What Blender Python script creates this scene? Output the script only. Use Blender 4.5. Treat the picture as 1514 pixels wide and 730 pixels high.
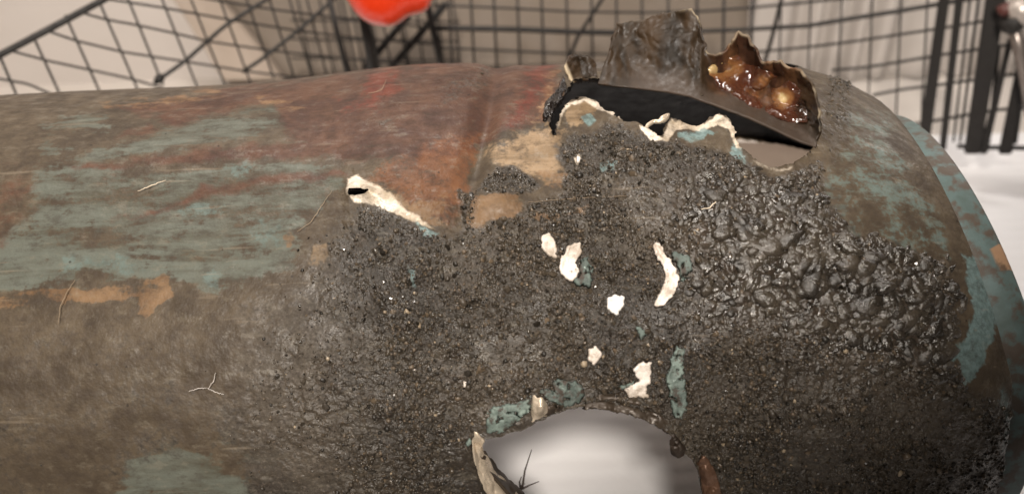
import bpy, bmesh, math, random
import numpy as np
from mathutils import Vector, Matrix

for _o in list(bpy.data.objects):
    bpy.data.objects.remove(_o)
SC = bpy.context.scene
COL = SC.collection
rng = np.random.default_rng(7)
random.seed(7)

# ------------------------------------------------------------------ camera
PW, PH, F = 1514.0, 730.0, 1250.0
R, ZC = 0.15, 0.115
PITCH, ROLL = math.radians(35), math.radians(2.2)
CAM = np.array([0.0, -0.371, 0.440])
_fw = np.array([0, math.cos(PITCH), -math.sin(PITCH)])
_r0 = np.array([1.0, 0, 0]); _u0 = np.cross(_r0, _fw)
_rt = math.cos(ROLL) * _r0 - math.sin(ROLL) * _u0
_up = math.sin(ROLL) * _r0 + math.cos(ROLL) * _u0
cd = bpy.data.cameras.new('camera'); cam = bpy.data.objects.new('camera', cd); COL.objects.link(cam)
cd.sensor_width = 36; cd.lens = 36 * F / PW; cd.clip_start = 0.01; cd.clip_end = 50
cam.matrix_world = Matrix(((_rt[0], _up[0], -_fw[0], CAM[0]), (_rt[1], _up[1], -_fw[1], CAM[1]),
                           (_rt[2], _up[2], -_fw[2], CAM[2]), (0, 0, 0, 1)))
cd.dof.use_dof = True; cd.dof.focus_distance = 0.365; cd.dof.aperture_fstop = 6.8
SC.camera = cam

# ------------------------------------------------------------------ light
SC.view_settings.view_transform = 'Standard'; SC.view_settings.look = 'None'
SC.view_settings.exposure = 0.0; SC.view_settings.gamma = 1.0
SC.render.engine = 'CYCLES'
SC.cycles.use_denoising = True
SC.cycles.max_bounces = 6
w = bpy.data.worlds.new('World'); SC.world = w; w.use_nodes = True
w.node_tree.nodes['Background'].inputs[0].default_value = (1.0, 0.86, 0.74, 1)
w.node_tree.nodes['Background'].inputs[1].default_value = 0.045

def lamp(name, kind, loc, target, energy, color, **kw):
    d = bpy.data.lights.new(name, kind); o = bpy.data.objects.new(name, d); COL.objects.link(o)
    d.energy = energy; d.color = color
    for k, v in kw.items(): setattr(d, k, v)
    o.location = loc
    o.rotation_euler = (Vector(target) - Vector(loc)).to_track_quat('-Z', 'Y').to_euler()
    return o
lamp('room_lamp', 'SPOT', (-0.05, -0.96, 1.19), (-0.7, 2.2, 0.0), 114, (1.0, 0.915, 0.82),
     shadow_soft_size=0.075, spot_size=math.radians(69.7), spot_blend=0.05)
lamp('side_fill', 'AREA', (0.80, 0.62, 0.60), (0.58, 0.40, 0.0), 4.4, (1.0, 0.94, 0.9), size=0.25)  # unseen fill light added to brighten the paper on the right
lamp('ceiling_lamp', 'AREA', (-0.20, 0.42, 1.36), (-0.02, 0.05, 0.2), 9.0, (1.0, 0.94, 0.88), size=0.28)
lamp('wall_fill', 'AREA', (-0.45, 0.22, 1.0), (-0.45, 0.72, 0.0), 1.2, (1.0, 0.86, 0.76), size=0.3)  # added area light that only lifts the wall; no such source in view

# ------------------------------------------------------------------ helpers
def project(P):
    d = np.asarray(P, float) - CAM; z = d @ _fw
    return PW / 2 + F * (d @ _rt) / z, PH / 2 - F * (d @ _up) / z
def ray(px, py):
    d = _fw + _rt * ((px - PW / 2) / F) - _up * ((py - PH / 2) / F)
    return d                      # depth-1 direction: CAM + t*d has view depth t
def sm(x, a, b):
    t = np.clip((x - a) / (b - a), 0, 1); return t * t * (3 - 2 * t)

def _hash(ix, iy, iz, seed):
    n = (ix.astype(np.int64) * 374761393 + iy.astype(np.int64) * 668265263 + iz.astype(np.int64) * 2147483647 + seed * 974634777) & 0xFFFFFFFF
    n = ((n ^ (n >> 13)) * 1274126177) & 0xFFFFFFFF
    n = ((n ^ (n >> 15)) * 2246822519) & 0xFFFFFFFF
    n = n ^ (n >> 16)
    return (n & 0xFFFFFF).astype(np.float64) / float(0xFFFFFF)
def vnoise(x, y, z=None, seed=0):
    if z is None: z = np.zeros_like(x)
    x0, y0, z0 = np.floor(x), np.floor(y), np.floor(z)
    fx, fy, fz = x - x0, y - y0, z - z0
    fx = fx * fx * (3 - 2 * fx); fy = fy * fy * (3 - 2 * fy); fz = fz * fz * (3 - 2 * fz)
    ix, iy, iz = x0.astype(int), y0.astype(int), z0.astype(int)
    def L(dz):
        a = _hash(ix, iy, iz + dz, seed); b = _hash(ix + 1, iy, iz + dz, seed)
        c = _hash(ix, iy + 1, iz + dz, seed); d = _hash(ix + 1, iy + 1, iz + dz, seed)
        return (a * (1 - fx) + b * fx) * (1 - fy) + (c * (1 - fx) + d * fx) * fy
    if not np.any(z): return L(0)
    return L(0) * (1 - fz) + L(1) * fz
def fbm(x, y, z=None, seed=0, oct=4):
    s = 0; a = 0.5; t = 0
    for i in range(oct):
        s = s + a * vnoise(x, y, z, seed + i * 17); t += a
        x = x * 2.03 + 3.1; y = y * 2.03 + 7.7; z = None if z is None else z * 2.03 + 1.3
        a *= 0.5
    return s / t
def domes(x, y, seed, r0=0.45, r1=0.55):
    """lumps: the highest of the jittered domes round each point, cell size 1"""
    ix, iy = np.floor(x).astype(int), np.floor(y).astype(int)
    best = np.zeros_like(x); z0 = np.zeros_like(ix)
    for a in (-1, 0, 1):
        for b in (-1, 0, 1):
            jx = ix + a + _hash(ix + a, iy + b, z0, seed); jy = iy + b + _hash(ix + a, iy + b, z0, seed + 1)
            rad = r0 + r1 * _hash(ix + a, iy + b, z0, seed + 2); hh = 0.25 + 0.75 * _hash(ix + a, iy + b, z0, seed + 3)
            d2 = ((x - jx) ** 2 + (y - jy) ** 2) / rad ** 2
            best = np.maximum(best, hh * np.sqrt(np.clip(1 - d2, 0, 1)))
    return best
def facets(x, y, seed):
    """broken grains: the nearest cell's own height and tilt, cell size 1"""
    ix, iy = np.floor(x).astype(int), np.floor(y).astype(int); z0 = np.zeros_like(ix)
    bd = np.full(x.shape, 9.0); h = np.zeros_like(x)
    for a in (-1, 0, 1):
        for b in (-1, 0, 1):
            q = lambda k: _hash(ix + a, iy + b, z0, seed + k)
            dx = x - (ix + a + q(0)); dy = y - (iy + b + q(1)); d = dx * dx + dy * dy
            v = q(2) + (q(3) - .5) * 1.6 * dx + (q(4) - .5) * 1.6 * dy - d * .5
            m = d < bd; bd = np.where(m, d, bd); h = np.where(m, v, h)
    return h
def sdf(px, py, poly):
    """signed distance in photo pixels, negative inside"""
    P = np.asarray(poly, float); n = len(P)
    d = np.full(px.shape, 1e9); ins = np.zeros(px.shape, bool)
    for i in range(n):
        ax, ay = P[i]; bx, by = P[(i + 1) % n]
        ex, ey = bx - ax, by - ay
        t = np.clip(((px - ax) * ex + (py - ay) * ey) / (ex * ex + ey * ey + 1e-9), 0, 1)
        d = np.minimum(d, (px - ax - t * ex) ** 2 + (py - ay - t * ey) ** 2)
        c = ((ay > py) != (by > py))
        with np.errstate(divide='ignore', invalid='ignore'):
            ins ^= c & (px < ex * (py - ay) / (by - ay if by != ay else 1e-9) + ax)
    return np.where(ins, -1, 1) * np.sqrt(d)
def polymask(px, py, poly, soft):
    P = np.asarray(poly, float); m = np.zeros(px.shape)
    k = (px > P[:, 0].min() - soft) & (px < P[:, 0].max() + soft) & (py > P[:, 1].min() - soft) & (py < P[:, 1].max() + soft)
    if k.any(): m[k] = sm(sdf(px[k], py[k], poly), soft, -soft)
    return m
def resample(pts, n):
    P = np.asarray(pts, float); L = np.r_[0, np.cumsum(np.linalg.norm(np.diff(P, axis=0), axis=1))]
    t = np.linspace(0, L[-1], n)
    return np.stack([np.interp(t, L, P[:, i]) for i in range(P.shape[1])], -1)

def tag(o, label=None, cat=None, group=None, kind=None):
    if label: o['label'] = label
    if cat: o['category'] = cat
    if group: o['group'] = group
    if kind: o['kind'] = kind
    return o
def link(name, me, parent=None, mat=None):
    o = bpy.data.objects.new(name, me); COL.objects.link(o)
    if parent is not None: o.parent = parent
    if mat is not None and me is not None and not me.materials: me.materials.append(mat)
    return o
def empty(name, loc=(0, 0, 0)):
    o = bpy.data.objects.new(name, None); COL.objects.link(o); o.location = loc; o.empty_display_size = 0.05
    return o
def mesh_np(name, V, Fq, smooth=True):
    """quick mesh from numpy verts and an (n,4) or (n,3) face array"""
    me = bpy.data.meshes.new(name); V = np.asarray(V, np.float32); Fq = np.asarray(Fq, np.int32)
    n, k = Fq.shape
    me.vertices.add(len(V)); me.vertices.foreach_set('co', V.ravel())
    me.loops.add(n * k); me.loops.foreach_set('vertex_index', Fq.ravel())
    me.polygons.add(n); me.polygons.foreach_set('loop_start', np.arange(0, n * k, k, dtype=np.int32))
    me.polygons.foreach_set('use_smooth', np.full(n, smooth))
    me.update(calc_edges=True)
    return me
def grid_faces(nu, nv):
    i = np.arange(nu - 1)[:, None] * nv + np.arange(nv - 1)[None]
    return np.stack([i, i + 1, i + nv + 1, i + nv], -1).reshape(-1, 4)
def attr(me, name, vals):
    a = me.attributes.new(name, 'FLOAT', 'POINT'); a.data.foreach_set('value', np.asarray(vals, np.float32))
def tube(name, pts, rad, sides=8, caps=True):
    P = np.asarray(pts, float); n = len(P)
    rad = np.broadcast_to(np.asarray(rad, float), (n,))
    T = np.gradient(P, axis=0); T /= np.linalg.norm(T, axis=1)[:, None]
    ref = np.array([0, 0, 1.0]) if abs(T[0][2]) < 0.9 else np.array([0, 1.0, 0])
    V = []
    for i in range(n):
        a = np.cross(T[i], ref); a /= np.linalg.norm(a); b = np.cross(T[i], a)
        for k in range(sides):
            t = 2 * math.pi * k / sides
            V.append(P[i] + rad[i] * (math.cos(t) * a + math.sin(t) * b))
    Fc = [[i * sides + k, i * sides + (k + 1) % sides, (i + 1) * sides + (k + 1) % sides, (i + 1) * sides + k] for i in range(n - 1) for k in range(sides)]
    me = bpy.data.meshes.new(name)
    if caps: Fc += [list(range(sides))[::-1], [(n - 1) * sides + k for k in range(sides)]]
    me.from_pydata([tuple(v) for v in V], [], Fc); me.polygons.foreach_set('use_smooth', [True] * len(Fc)); me.update()
    return me

# ------------------------------------------------------------------ materials
class NT:
    def __init__(s, name):
        s.m = bpy.data.materials.new(name); s.m.use_nodes = True; s.t = s.m.node_tree
        s.b = s.t.nodes['Principled BSDF']; s.out = s.t.nodes['Material Output']
    def n(s, typ, **kw):
        nd = s.t.nodes.new(typ)
        for k, v in kw.items(): setattr(nd, k, v)
        return nd
    def put(s, sock, v):
        if isinstance(v, bpy.types.NodeSocket): s.t.links.new(v, sock)
        elif isinstance(v, tuple) and len(v) == 3 and sock.type == 'RGBA': sock.default_value = (*v, 1)
        else: sock.default_value = v
    def coord(s, scale=(1, 1, 1)):
        c = s.n('ShaderNodeTexCoord'); mp = s.n('ShaderNodeMapping'); s.t.links.new(c.outputs['Object'], mp.inputs['Vector'])
        mp.inputs['Scale'].default_value = scale
        return mp.outputs[0]
    def noise(s, scale, detail=4, rough=0.55, vec=None, dist=0.0):
        nd = s.n('ShaderNodeTexNoise'); nd.inputs['Scale'].default_value = scale; nd.inputs['Detail'].default_value = detail
        nd.inputs['Roughness'].default_value = rough; nd.inputs['Distortion'].default_value = dist
        s.t.links.new(vec if vec is not None else s.coord(), nd.inputs['Vector']); return nd.outputs['Fac']
    def voro(s, scale, vec=None, feature='F1'):
        nd = s.n('ShaderNodeTexVoronoi'); nd.feature = feature; nd.inputs['Scale'].default_value = scale
        s.t.links.new(vec if vec is not None else s.coord(), nd.inputs['Vector']); return nd.outputs['Distance']
    def math(s, op, a, b=0.0, c=0.0):
        nd = s.n('ShaderNodeMath', operation=op); s.put(nd.inputs[0], a); s.put(nd.inputs[1], b); s.put(nd.inputs[2], c); return nd.outputs[0]
    def rng(s, v, a, b, c=0.0, d=1.0):
        nd = s.n('ShaderNodeMapRange', interpolation_type='SMOOTHSTEP'); s.put(nd.inputs['Value'], v)
        for k, x in (('From Min', a), ('From Max', b), ('To Min', c), ('To Max', d)): s.put(nd.inputs[k], x)
        return nd.outputs[0]
    def mix(s, f, a, b, mode='MIX'):
        nd = s.n('ShaderNodeMix', data_type='RGBA', blend_type=mode); s.put(nd.inputs['Factor'], f); s.put(nd.inputs['A'], a); s.put(nd.inputs['B'], b)
        return nd.outputs['Result'] if 'Result' in nd.outputs else nd.outputs[2]
    def attr(s, name):
        nd = s.n('ShaderNodeAttribute'); nd.attribute_name = name; return nd.outputs['Fac']
    def bump(s, h, strength, dist):
        nd = s.n('ShaderNodeBump'); s.put(nd.inputs['Strength'], strength); nd.inputs['Distance'].default_value = dist; s.put(nd.inputs['Height'], h)
        s.t.links.new(nd.outputs[0], s.b.inputs['Normal']); return nd
def _mixsock(nd):
    return nd
def NTmix(s, f, a, b, mode='MIX'):
    nd = s.n('ShaderNodeMix'); nd.data_type = 'RGBA'; nd.blend_type = mode
    ins = [i for i in nd.inputs if i.enabled]; s.put(ins[0], f); s.put(ins[1], a); s.put(ins[2], b)
    return [o for o in nd.outputs if o.enabled][0]
NT.mix = NTmix
def lin(r, g, b):
    f = lambda c: (c / 255 / 12.92) if c <= 10 else ((c / 255 + 0.055) / 1.055) ** 2.4
    return (f(r), f(g), f(b))
def simple(name, col, rough=0.5, metal=0.0, var=0.25, nscale=80, bump=0.0, bscale=400, coat=0.0):
    s = NT(name); n = s.noise(nscale, 5)
    s.put(s.b.inputs['Base Color'], s.mix(n, tuple(c * (1 - var) for c in col), tuple(min(1, c * (1 + var)) for c in col)))
    s.put(s.b.inputs['Roughness'], s.rng(s.noise(nscale * 2.3, 3), 0.3, 0.7, max(0.02, rough - 0.1), min(1, rough + 0.1)))
    s.b.inputs['Metallic'].default_value = metal
    if coat: s.b.inputs['Coat Weight'].default_value = coat; s.b.inputs['Coat Roughness'].default_value = 0.08
    if bump: s.bump(s.noise(bscale, 5), bump, 0.001)
    return s.m

LAYERS = ['teal', 'azure', 'rust', 'orange', 'red', 'tan', 'crust', 'ochre', 'cream', 'blue', 'soot']
def body_material():
    s = NT('weathered_steel')
    mott = s.noise(190, 7, 0.7, s.coord((.55, 1, 1))); scr = s.noise(60, 3, 0.5, s.coord((.35, 5, 5)))
    streak = s.noise(9, 6, 0.6, s.coord((4, 14, 14)), 0.4)
    blot = s.noise(70, 6, 0.62); fine = s.noise(420, 5, 0.6); grit = s.noise(1100, 3, 0.6)
    nz = s.math('ADD', s.math('MULTIPLY', blot, 0.6), s.math('MULTIPLY', fine, 0.4))
    def two(a, b, f): return s.mix(s.rng(f, 0.33, 0.67), lin(*a), lin(*b))
    big = s.noise(16, 4, 0.5)
    st2 = s.noise(22, 7, 0.65, s.coord((1.2, 6, 6)), 0.3)
    mixn = s.math('ADD', s.math('MULTIPLY', nz, 0.55), s.math('MULTIPLY', st2, 0.45))
    col = two((64, 55, 45), (88, 77, 63), blot)
    pal = {'rust': ((68, 45, 37), (88, 60, 46), blot, 2.6, .9), 'ochre': ((98, 74, 52), (132, 104, 76), blot, 6.5, .72),
           'teal': ((66, 64, 54), (96, 101, 93), st2, 7.5, .82), 'orange': ((92, 58, 40), (118, 78, 52), blot, 2.6, .8),
           'red': ((96, 40, 32), (108, 50, 38), blot, 2.6, .7), 'tan': ((116, 96, 72), (158, 134, 106), st2, 3.2, .85),
           'crust': ((40, 35, 29), (71, 63, 53), big, 2.6, .95), 'cream': ((168, 152, 130), (236, 224, 208), blot, 1.2, .9),
           'azure': ((76, 86, 80), (100, 116, 112), blot, 5.5, .6), 'blue': ((92, 112, 110), (116, 138, 138), fine, 2.4, .85), 'soot': ((26, 23, 22), (52, 46, 42), fine, 2, .95)}
    m = {}
    for k in LAYERS:
        a, b, f, amp, op = pal[k]
        nn = mixn if k in ('teal', 'rust', 'ochre') else nz
        m[k] = s.rng(s.math('ADD', s.attr(k), s.math('MULTIPLY', s.math('SUBTRACT', nn, 0.5), amp)), 0.22, 0.80, 0.0, op)
        m[k] = s.math('MULTIPLY', m[k], s.rng(s.attr(k), 0.02, 0.22))
        col = s.mix(m[k], col, two(a, b, f))
    col = s.mix(s.rng(mott, 0.5, 0.66, 0, 0.45), col, lin(52, 43, 36)); col = s.mix(s.rng(mott, 0.46, 0.34, 0, 0.22), col, lin(128, 120, 106)); col = s.mix(s.rng(scr, 0.66, 0.74, 0, 0.3), col, lin(134, 122, 106))
    pit = s.voro(75); col = s.mix(s.rng(s.math('ADD', pit, s.math('MULTIPLY', fine, 0.06)), 0.085, 0.06, 0, 0.7), col, lin(34, 28, 24))
    spk = s.noise(700, 4, 0.7)
    col = s.mix(s.math('MULTIPLY', m['crust'], s.rng(spk, 0.5, 0.68, 0, 0.5)), col, lin(34, 29, 25))
    col = s.mix(s.math('MULTIPLY', m['crust'], s.rng(spk, 0.46, 0.34, 0, 0.4)), col, lin(112, 101, 90))
    col = s.mix(s.rng(grit, 0.62, 0.74, 0, 0.35), col, s.mix(0.5, col, (0.02, 0.016, 0.013)))
    col = s.mix(s.math('MULTIPLY', s.attr('slick'), 0.6), col, s.mix(blot, lin(50, 42, 36), lin(72, 62, 54)))
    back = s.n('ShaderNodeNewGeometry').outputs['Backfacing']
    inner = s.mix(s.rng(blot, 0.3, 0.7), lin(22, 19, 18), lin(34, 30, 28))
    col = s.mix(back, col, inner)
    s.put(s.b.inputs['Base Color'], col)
    ro = s.rng(mott, 0.3, 0.7, 0.36, 0.64)
    gl = s.noise(150, 3, 0.6); rc = s.math('ADD', s.rng(gl, 0.40, 0.58, 0.44, 0.14), s.rng(spk, 0.36, 0.64, 0.0, 0.15)); s.put(s.b.inputs['Specular IOR Level'], s.math('ADD', 0.22, s.math('MULTIPLY', m['crust'], 0.3)))
    ro = s.math('ADD', s.math('MULTIPLY', rc, m['crust']), s.math('MULTIPLY', ro, s.math('SUBTRACT', 1.0, m['crust'])))
    ro = s.math('ADD', ro, s.math('MULTIPLY', s.math('MULTIPLY', m['crust'], s.attr('matte')), 0.3))
    ro = s.math('SUBTRACT', ro, s.math('MULTIPLY', s.attr('slick'), 0.10))
    s.put(s.b.inputs['Roughness'], ro)
    s.put(s.b.inputs['Metallic'], s.math('MULTIPLY', m['cream'], 0.25))
    vor = s.voro(420); vor2 = s.voro(900)
    h = s.math('ADD', s.math('MULTIPLY', fine, 0.5), s.math('ADD', s.math('MULTIPLY', vor, -0.55), s.math('ADD', s.math('MULTIPLY', vor2, -0.35), s.math('MULTIPLY', grit, 0.5))))
    h = s.math('ADD', h, s.math('MULTIPLY', mott, 0.8)); s.bump(h, s.math('ADD', s.math('SUBTRACT', 0.16, s.math('MULTIPLY', s.attr('slick'), 0.11)), s.math('MULTIPLY', s.attr('grain'), 0.5)), 0.0016)
    return s.m
M_BODY = body_material()

def grit_material():
    s = NT('burnt_grit'); tn = s.attr('tone')
    col = s.mix(s.rng(tn, 0, .6), lin(33, 29, 24), lin(68, 60, 50)); col = s.mix(s.rng(tn, .75, 1.0), col, lin(94, 81, 66)); col = s.mix(s.rng(tn, .988, .996), col, lin(150, 134, 112))
    s.put(s.b.inputs['Base Color'], col); s.put(s.b.inputs['Roughness'], s.rng(s.attr('gloss'), 0.05, 0.8, 0.45, 0.12))
    return s.m
M_GRIT = grit_material()
def lump_material():
    s = NT('fused_tar'); n = s.noise(90, 5, 0.6); f = s.noise(500, 5, 0.65); g = s.noise(160, 4, 0.6)
    col = s.mix(s.rng(n, .35, .65), lin(38, 33, 27), lin(66, 59, 50)); col = s.mix(s.rng(f, .56, .7, 0, .4), col, lin(104, 94, 84))
    s.put(s.b.inputs['Base Color'], col); s.put(s.b.inputs['Roughness'], s.rng(g, .42, .62, .17, .42)); s.b.inputs['Specular IOR Level'].default_value = 0.85
    s.bump(s.math('ADD', f, s.math('MULTIPLY', s.noise(210, 3), 1.2)), 0.4, 0.0016); return s.m
M_LUMP = lump_material()
def flap_material():
    s = NT('varnished_torn_steel'); blot = s.noise(40, 6, 0.6, s.coord((2.2, .8, .8)), 0.6); fine = s.noise(300, 5)
    col = s.mix(s.rng(blot, 0.3, 0.7), lin(30, 24, 17), lin(62, 47, 32))
    col = s.mix(s.math('MULTIPLY', s.attr('amber'), s.rng(fine, 0.25, 0.55, 0.35, 1)), col, s.mix(s.rng(blot, 0.35, 0.62), lin(58, 36, 25), lin(98, 66, 42)))
    col = s.mix(s.attr('band'), col, s.mix(blot, lin(54, 46, 40), lin(82, 70, 61)))
    col = s.mix(s.attr('edge'), col, lin(176, 160, 134))
    s.put(s.b.inputs['Base Color'], col)
    s.put(s.b.inputs['Roughness'], s.rng(fine, 0.3, 0.7, 0.36, 0.6))
    s.b.inputs['Specular IOR Level'].default_value = 0.28
    s.bump(s.noise(90, 5, 0.5, s.coord((1.6, .7, .7))), 0.22, 0.002)
    return s.m
M_FLAP = flap_material()
def resin_material():
    s = NT('amber_resin'); blot = s.noise(70, 5, 0.55, dist=0.8)
    tn = s.math('ADD', s.attr('tone'), s.math('MULTIPLY', s.math('SUBTRACT', blot, 0.5), 0.9))
    col = s.mix(s.rng(tn, 0.05, 0.35), lin(44, 30, 22), lin(72, 40, 27)); col = s.mix(s.rng(tn, 0.38, 0.66), col, lin(126, 86, 52)); col = s.mix(s.rng(tn, 0.7, 0.98), col, lin(192, 168, 120))
    s.put(s.b.inputs['Base Color'], col); s.b.inputs['Roughness'].default_value = 0.15
    s.b.inputs['Subsurface Weight'].default_value = 0.25; s.b.inputs['Subsurface Radius'].default_value = (0.004, 0.002, 0.001)
    s.b.inputs['Coat Weight'].default_value = 0.7
    s.bump(s.noise(140, 4), 0.35, 0.002)
    return s.m
M_RESIN = resin_material()
M_METAL = simple('bare_torn_steel', lin(214, 198, 176), 0.3, 0.45, 0.3, 120, 0.4, 300)
def pale_material():
    s = NT('pale_bare_patch'); n = s.noise(110, 6, 0.65); f = s.noise(380, 5, 0.65)
    col = s.mix(s.rng(n, 0.35, 0.62), lin(164, 150, 134), lin(238, 228, 218)); col = s.mix(s.rng(f, 0.6, 0.7, 0, .8), col, lin(92, 76, 62))
    s.put(s.b.inputs['Base Color'], col); s.b.inputs['Roughness'].default_value = 0.4; s.bump(f, 0.4, 0.0012); return s.m
M_PALE = pale_material()
M_WHITE = simple('lit_paper_white', (0.72, 0.69, 0.65), 0.5, 0, 0.16, 220, 0.3, 500)
def chip_material(name, a, b, dirt):
    s = NT(name); n = s.noise(130, 6, 0.65); f = s.noise(420, 5, 0.65)
    col = s.mix(s.rng(n, 0.36, 0.64), lin(*a), lin(*b)); col = s.mix(s.rng(f, 0.64, 0.72, 0, .8), col, lin(170, 186, 178))
    col = s.mix(s.rng(s.noise(210, 6, 0.7), 0.5 - dirt, 0.62 - dirt, 1, 0), col, lin(60, 50, 42))
    s.put(s.b.inputs['Base Color'], col); s.b.inputs['Roughness'].default_value = 0.6; s.bump(f, 0.5, 0.0015); return s.m
M_CHIP = chip_material('teal_paint_chip', (88, 100, 94), (120, 134, 126), .13)
M_CHIPD = chip_material('dark_teal_paint_chip', (66, 76, 71), (94, 106, 100), .10)
M_FOLD = simple('dark_folded_steel', lin(66, 56, 46), 0.45, 0.2, 0.4, 60, 0.25, 140)
M_RING = None
M_WIRE = simple('black_coated_wire', (0.014, 0.0115, 0.010), 0.6, 0.0, 0.2, 60)
M_ORANGE = simple('glossy_orange_plastic', lin(232, 62, 26), 0.22, 0, 0.06, 30, coat=0.3)
M_CHROME = simple('dull_grey_metal', lin(150, 140, 134), 0.35, 0.7, 0.15, 60)
M_HAIR = simple('pale_fibre', lin(205, 190, 168), 0.6, 0, 0.1)
M_DARKHAIR = simple('dark_fibre', lin(60, 50, 44), 0.6, 0, 0.1)

# ------------------------------------------------------------------ the setting: table top, paper, wall
def slab(name, x0, x1, y0, y1, z0, z1, mat, parent=None):
    bm = bmesh.new(); bmesh.ops.create_cube(bm, size=1)
    for v in bm.verts: v.co = Vector(((x0 + x1) / 2 + v.co.x * (x1 - x0), (y0 + y1) / 2 + v.co.y * (y1 - y0), (z0 + z1) / 2 + v.co.z * (z1 - z0)))
    me = bpy.data.meshes.new(name); bm.to_mesh(me); bm.free(); return link(name, me, parent, mat)
M_TABLE = simple('pale_table_top', (0.62, 0.57, 0.52), 0.5, 0, 0.08, 20)
tag(slab('table', -1.3, 1.3, -0.6, 0.70, -0.05, -0.006, M_TABLE), kind='structure')
def sheet_material():
    s = NT('white_ribbed_tissue')
    n = s.noise(14, 4); f = s.noise(300, 4)
    s.put(s.b.inputs['Base Color'], s.mix(n, (0.86, 0.85, 0.85), (0.90, 0.89, 0.90)))
    s.b.inputs['Roughness'].default_value = 0.85
    s.bump(f, 0.25, 0.001); return s.m
M_SHEET = sheet_material()
def paper_sheet(name, x0, x1, y0, y1, label, rib):
    nx, ny = 300, 420
    X, Y = np.meshgrid(np.linspace(x0, x1, nx), np.linspace(y0, y1, ny), indexing='ij')
    Z = 0.0025 * fbm(X * 9, Y * 9, seed=3) + rib * np.sin(Y * 2 * math.pi / 0.0145 + 2 * fbm(X * 4, Y * 4, seed=8)) * (0.4 + fbm(X * 12, Y * 12, seed=5)) - 0.003
    me = mesh_np(name, np.stack([X, Y, Z], -1).reshape(-1, 3), grid_faces(nx, ny)[:, ::-1])
    return tag(link(name, me, None, M_SHEET), label, 'paper')
paper_sheet('paper_sheet', -0.75, 0.95, -0.45, 0.44, 'white ribbed tissue paper spread under the torn steel cylinder', 0.00022)
def wall_material():
    s = NT('pale_plaster'); n = s.noise(5, 5); 
    s.put(s.b.inputs['Base Color'], s.mix(n, (0.56, 0.515, 0.48), (0.66, 0.605, 0.57))); s.b.inputs['Roughness'].default_value = 0.8
    s.bump(s.noise(30, 5), 0.15, 0.01); return s.m
tag(slab('wall', -1.6, 1.8, 0.68, 0.72, -0.05, 1.6, wall_material()), kind='structure')

# ------------------------------------------------------------------ the torn cylinder
def prof(s):
    t = np.clip((s - 0.148) / 0.061, 0, 1)
    r = R - 0.0165 * t ** 2.1
    t2 = np.clip((s - 0.209) / 0.004, 0, 1)
    return r - 0.016 * t2
BULGES = [  # centre px, half widths, turn (deg), height (m)
    (640, 90, 190, 90, 0, 0.0075), (600, 265, 70, 45, 20, 0.0035), (712, 205, 17, 130, 14, -0.0042), (735, 300, 40, 18, -10, 0.003),
    (835, 80, 30, 26, 0, 0.006), (860, 165, 34, 16, -15, 0.004), (1060, 185, 28, 16, 10, 0.0045), (540, 285, 36, 10, 25, 0.003),
    (1160, 330, 120, 60, 15, 0.002), (900, 420, 120, 60, 0, -0.003), (300, 300, 160, 40, -6, -0.0015), (1000, 600, 40, 60, 0, 0.003), (760, 610, 60, 26, -15, 0.004)]
def tilt(s, e):
    k = np.clip(np.sin(e) - 0.50, 0, 1)
    return -0.036 * k * sm(s, 0.07, 0.205)
def base_pos(s, e, r):
    return np.stack([s + tilt(s, e), -r * np.cos(e), ZC + r * np.sin(e)], -1)
def radius(s, e):
    r = prof(s); px, py = project(base_pos(s, e, r)); b = np.zeros_like(r)
    for cx, cy, sx, sy, tw, h in BULGES:
        c, q = math.cos(math.radians(tw)), math.sin(math.radians(tw))
        dx, dy = px - cx, py - cy
        b += h * np.exp(-((c * dx + q * dy) / sx) ** 2 - ((-q * dx + c * dy) / sy) ** 2)
    b *= sm(np.degrees(e), 150, 120) * sm(np.degrees(e), -20, 0)
    b += 0.0022 * (fbm(s * 14 + 5, e * 2.1 + 9, seed=71, oct=2) - 0.5) * sm(s, 0.16, 0.1)
    return r + b
def surf(px, py, off=0.0):
    """where the photo's line of sight meets the cylinder, lifted by off"""
    px = np.atleast_1d(np.asarray(px, float)); py = np.atleast_1d(np.asarray(py, float))
    d = _fw[None] + np.outer((px - PW / 2) / F, _rt) - np.outer((py - PH / 2) / F, _up)
    oy, oz = CAM[1], CAM[2] - ZC
    r = np.full(px.shape, R)
    for _ in range(8):
        rr = r + off; a = d[:, 1] ** 2 + d[:, 2] ** 2; b = oy * d[:, 1] + oz * d[:, 2]; c = oy * oy + oz * oz - rr * rr
        t = (-b - np.sqrt(np.maximum(b * b - a * c, 0))) / a
        P = CAM[None] + t[:, None] * d
        e = np.arctan2(P[:, 2] - ZC, -P[:, 1]); s = P[:, 0] - tilt(P[:, 0], e); r = 0.5 * r + 0.5 * radius(s, e)
    return P, t, s, e

HOLE_TOP = [(820,205),(823,185),(831,165),(845,152),(865,147),(880,152),(888,162),(905,170),(920,180),(940,184),(955,192),(968,201),(978,207),(984,190),(990,180),(1005,182),(1022,189),(1036,188),(1048,178),(1062,172),(1075,178),(1083,192),(1087,210),(1097,222),(1110,235),(1130,247),(1150,250),(1172,244),(1190,234),(1205,218),(1213,190),(1208,155),(1196,125),(1180,105),(1160,94),(1130,90),(1105,94),(1080,100),(1060,105),(1045,110),(1040,147),(1005,136),(955,128),(905,123),(884,120),(862,118),(848,124),(838,135),(830,150),(818,165),(812,190)]
HOLE_LOW = [(697,650),(705,640),(716,648),(740,643),(765,636),(790,625),(815,612),(840,604),(870,600),(900,602),(930,608),(955,616),(975,627),(992,642),(1003,655),(1012,668),(1025,680),(1033,700),(1037,730),(1040,790),(1000,850),(800,850),(735,770),(722,735),(708,700),(699,675)]
SLIT = [(514,288),(517,282),(530,281),(546,282),(541,288),(528,291),(517,292)]
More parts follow.
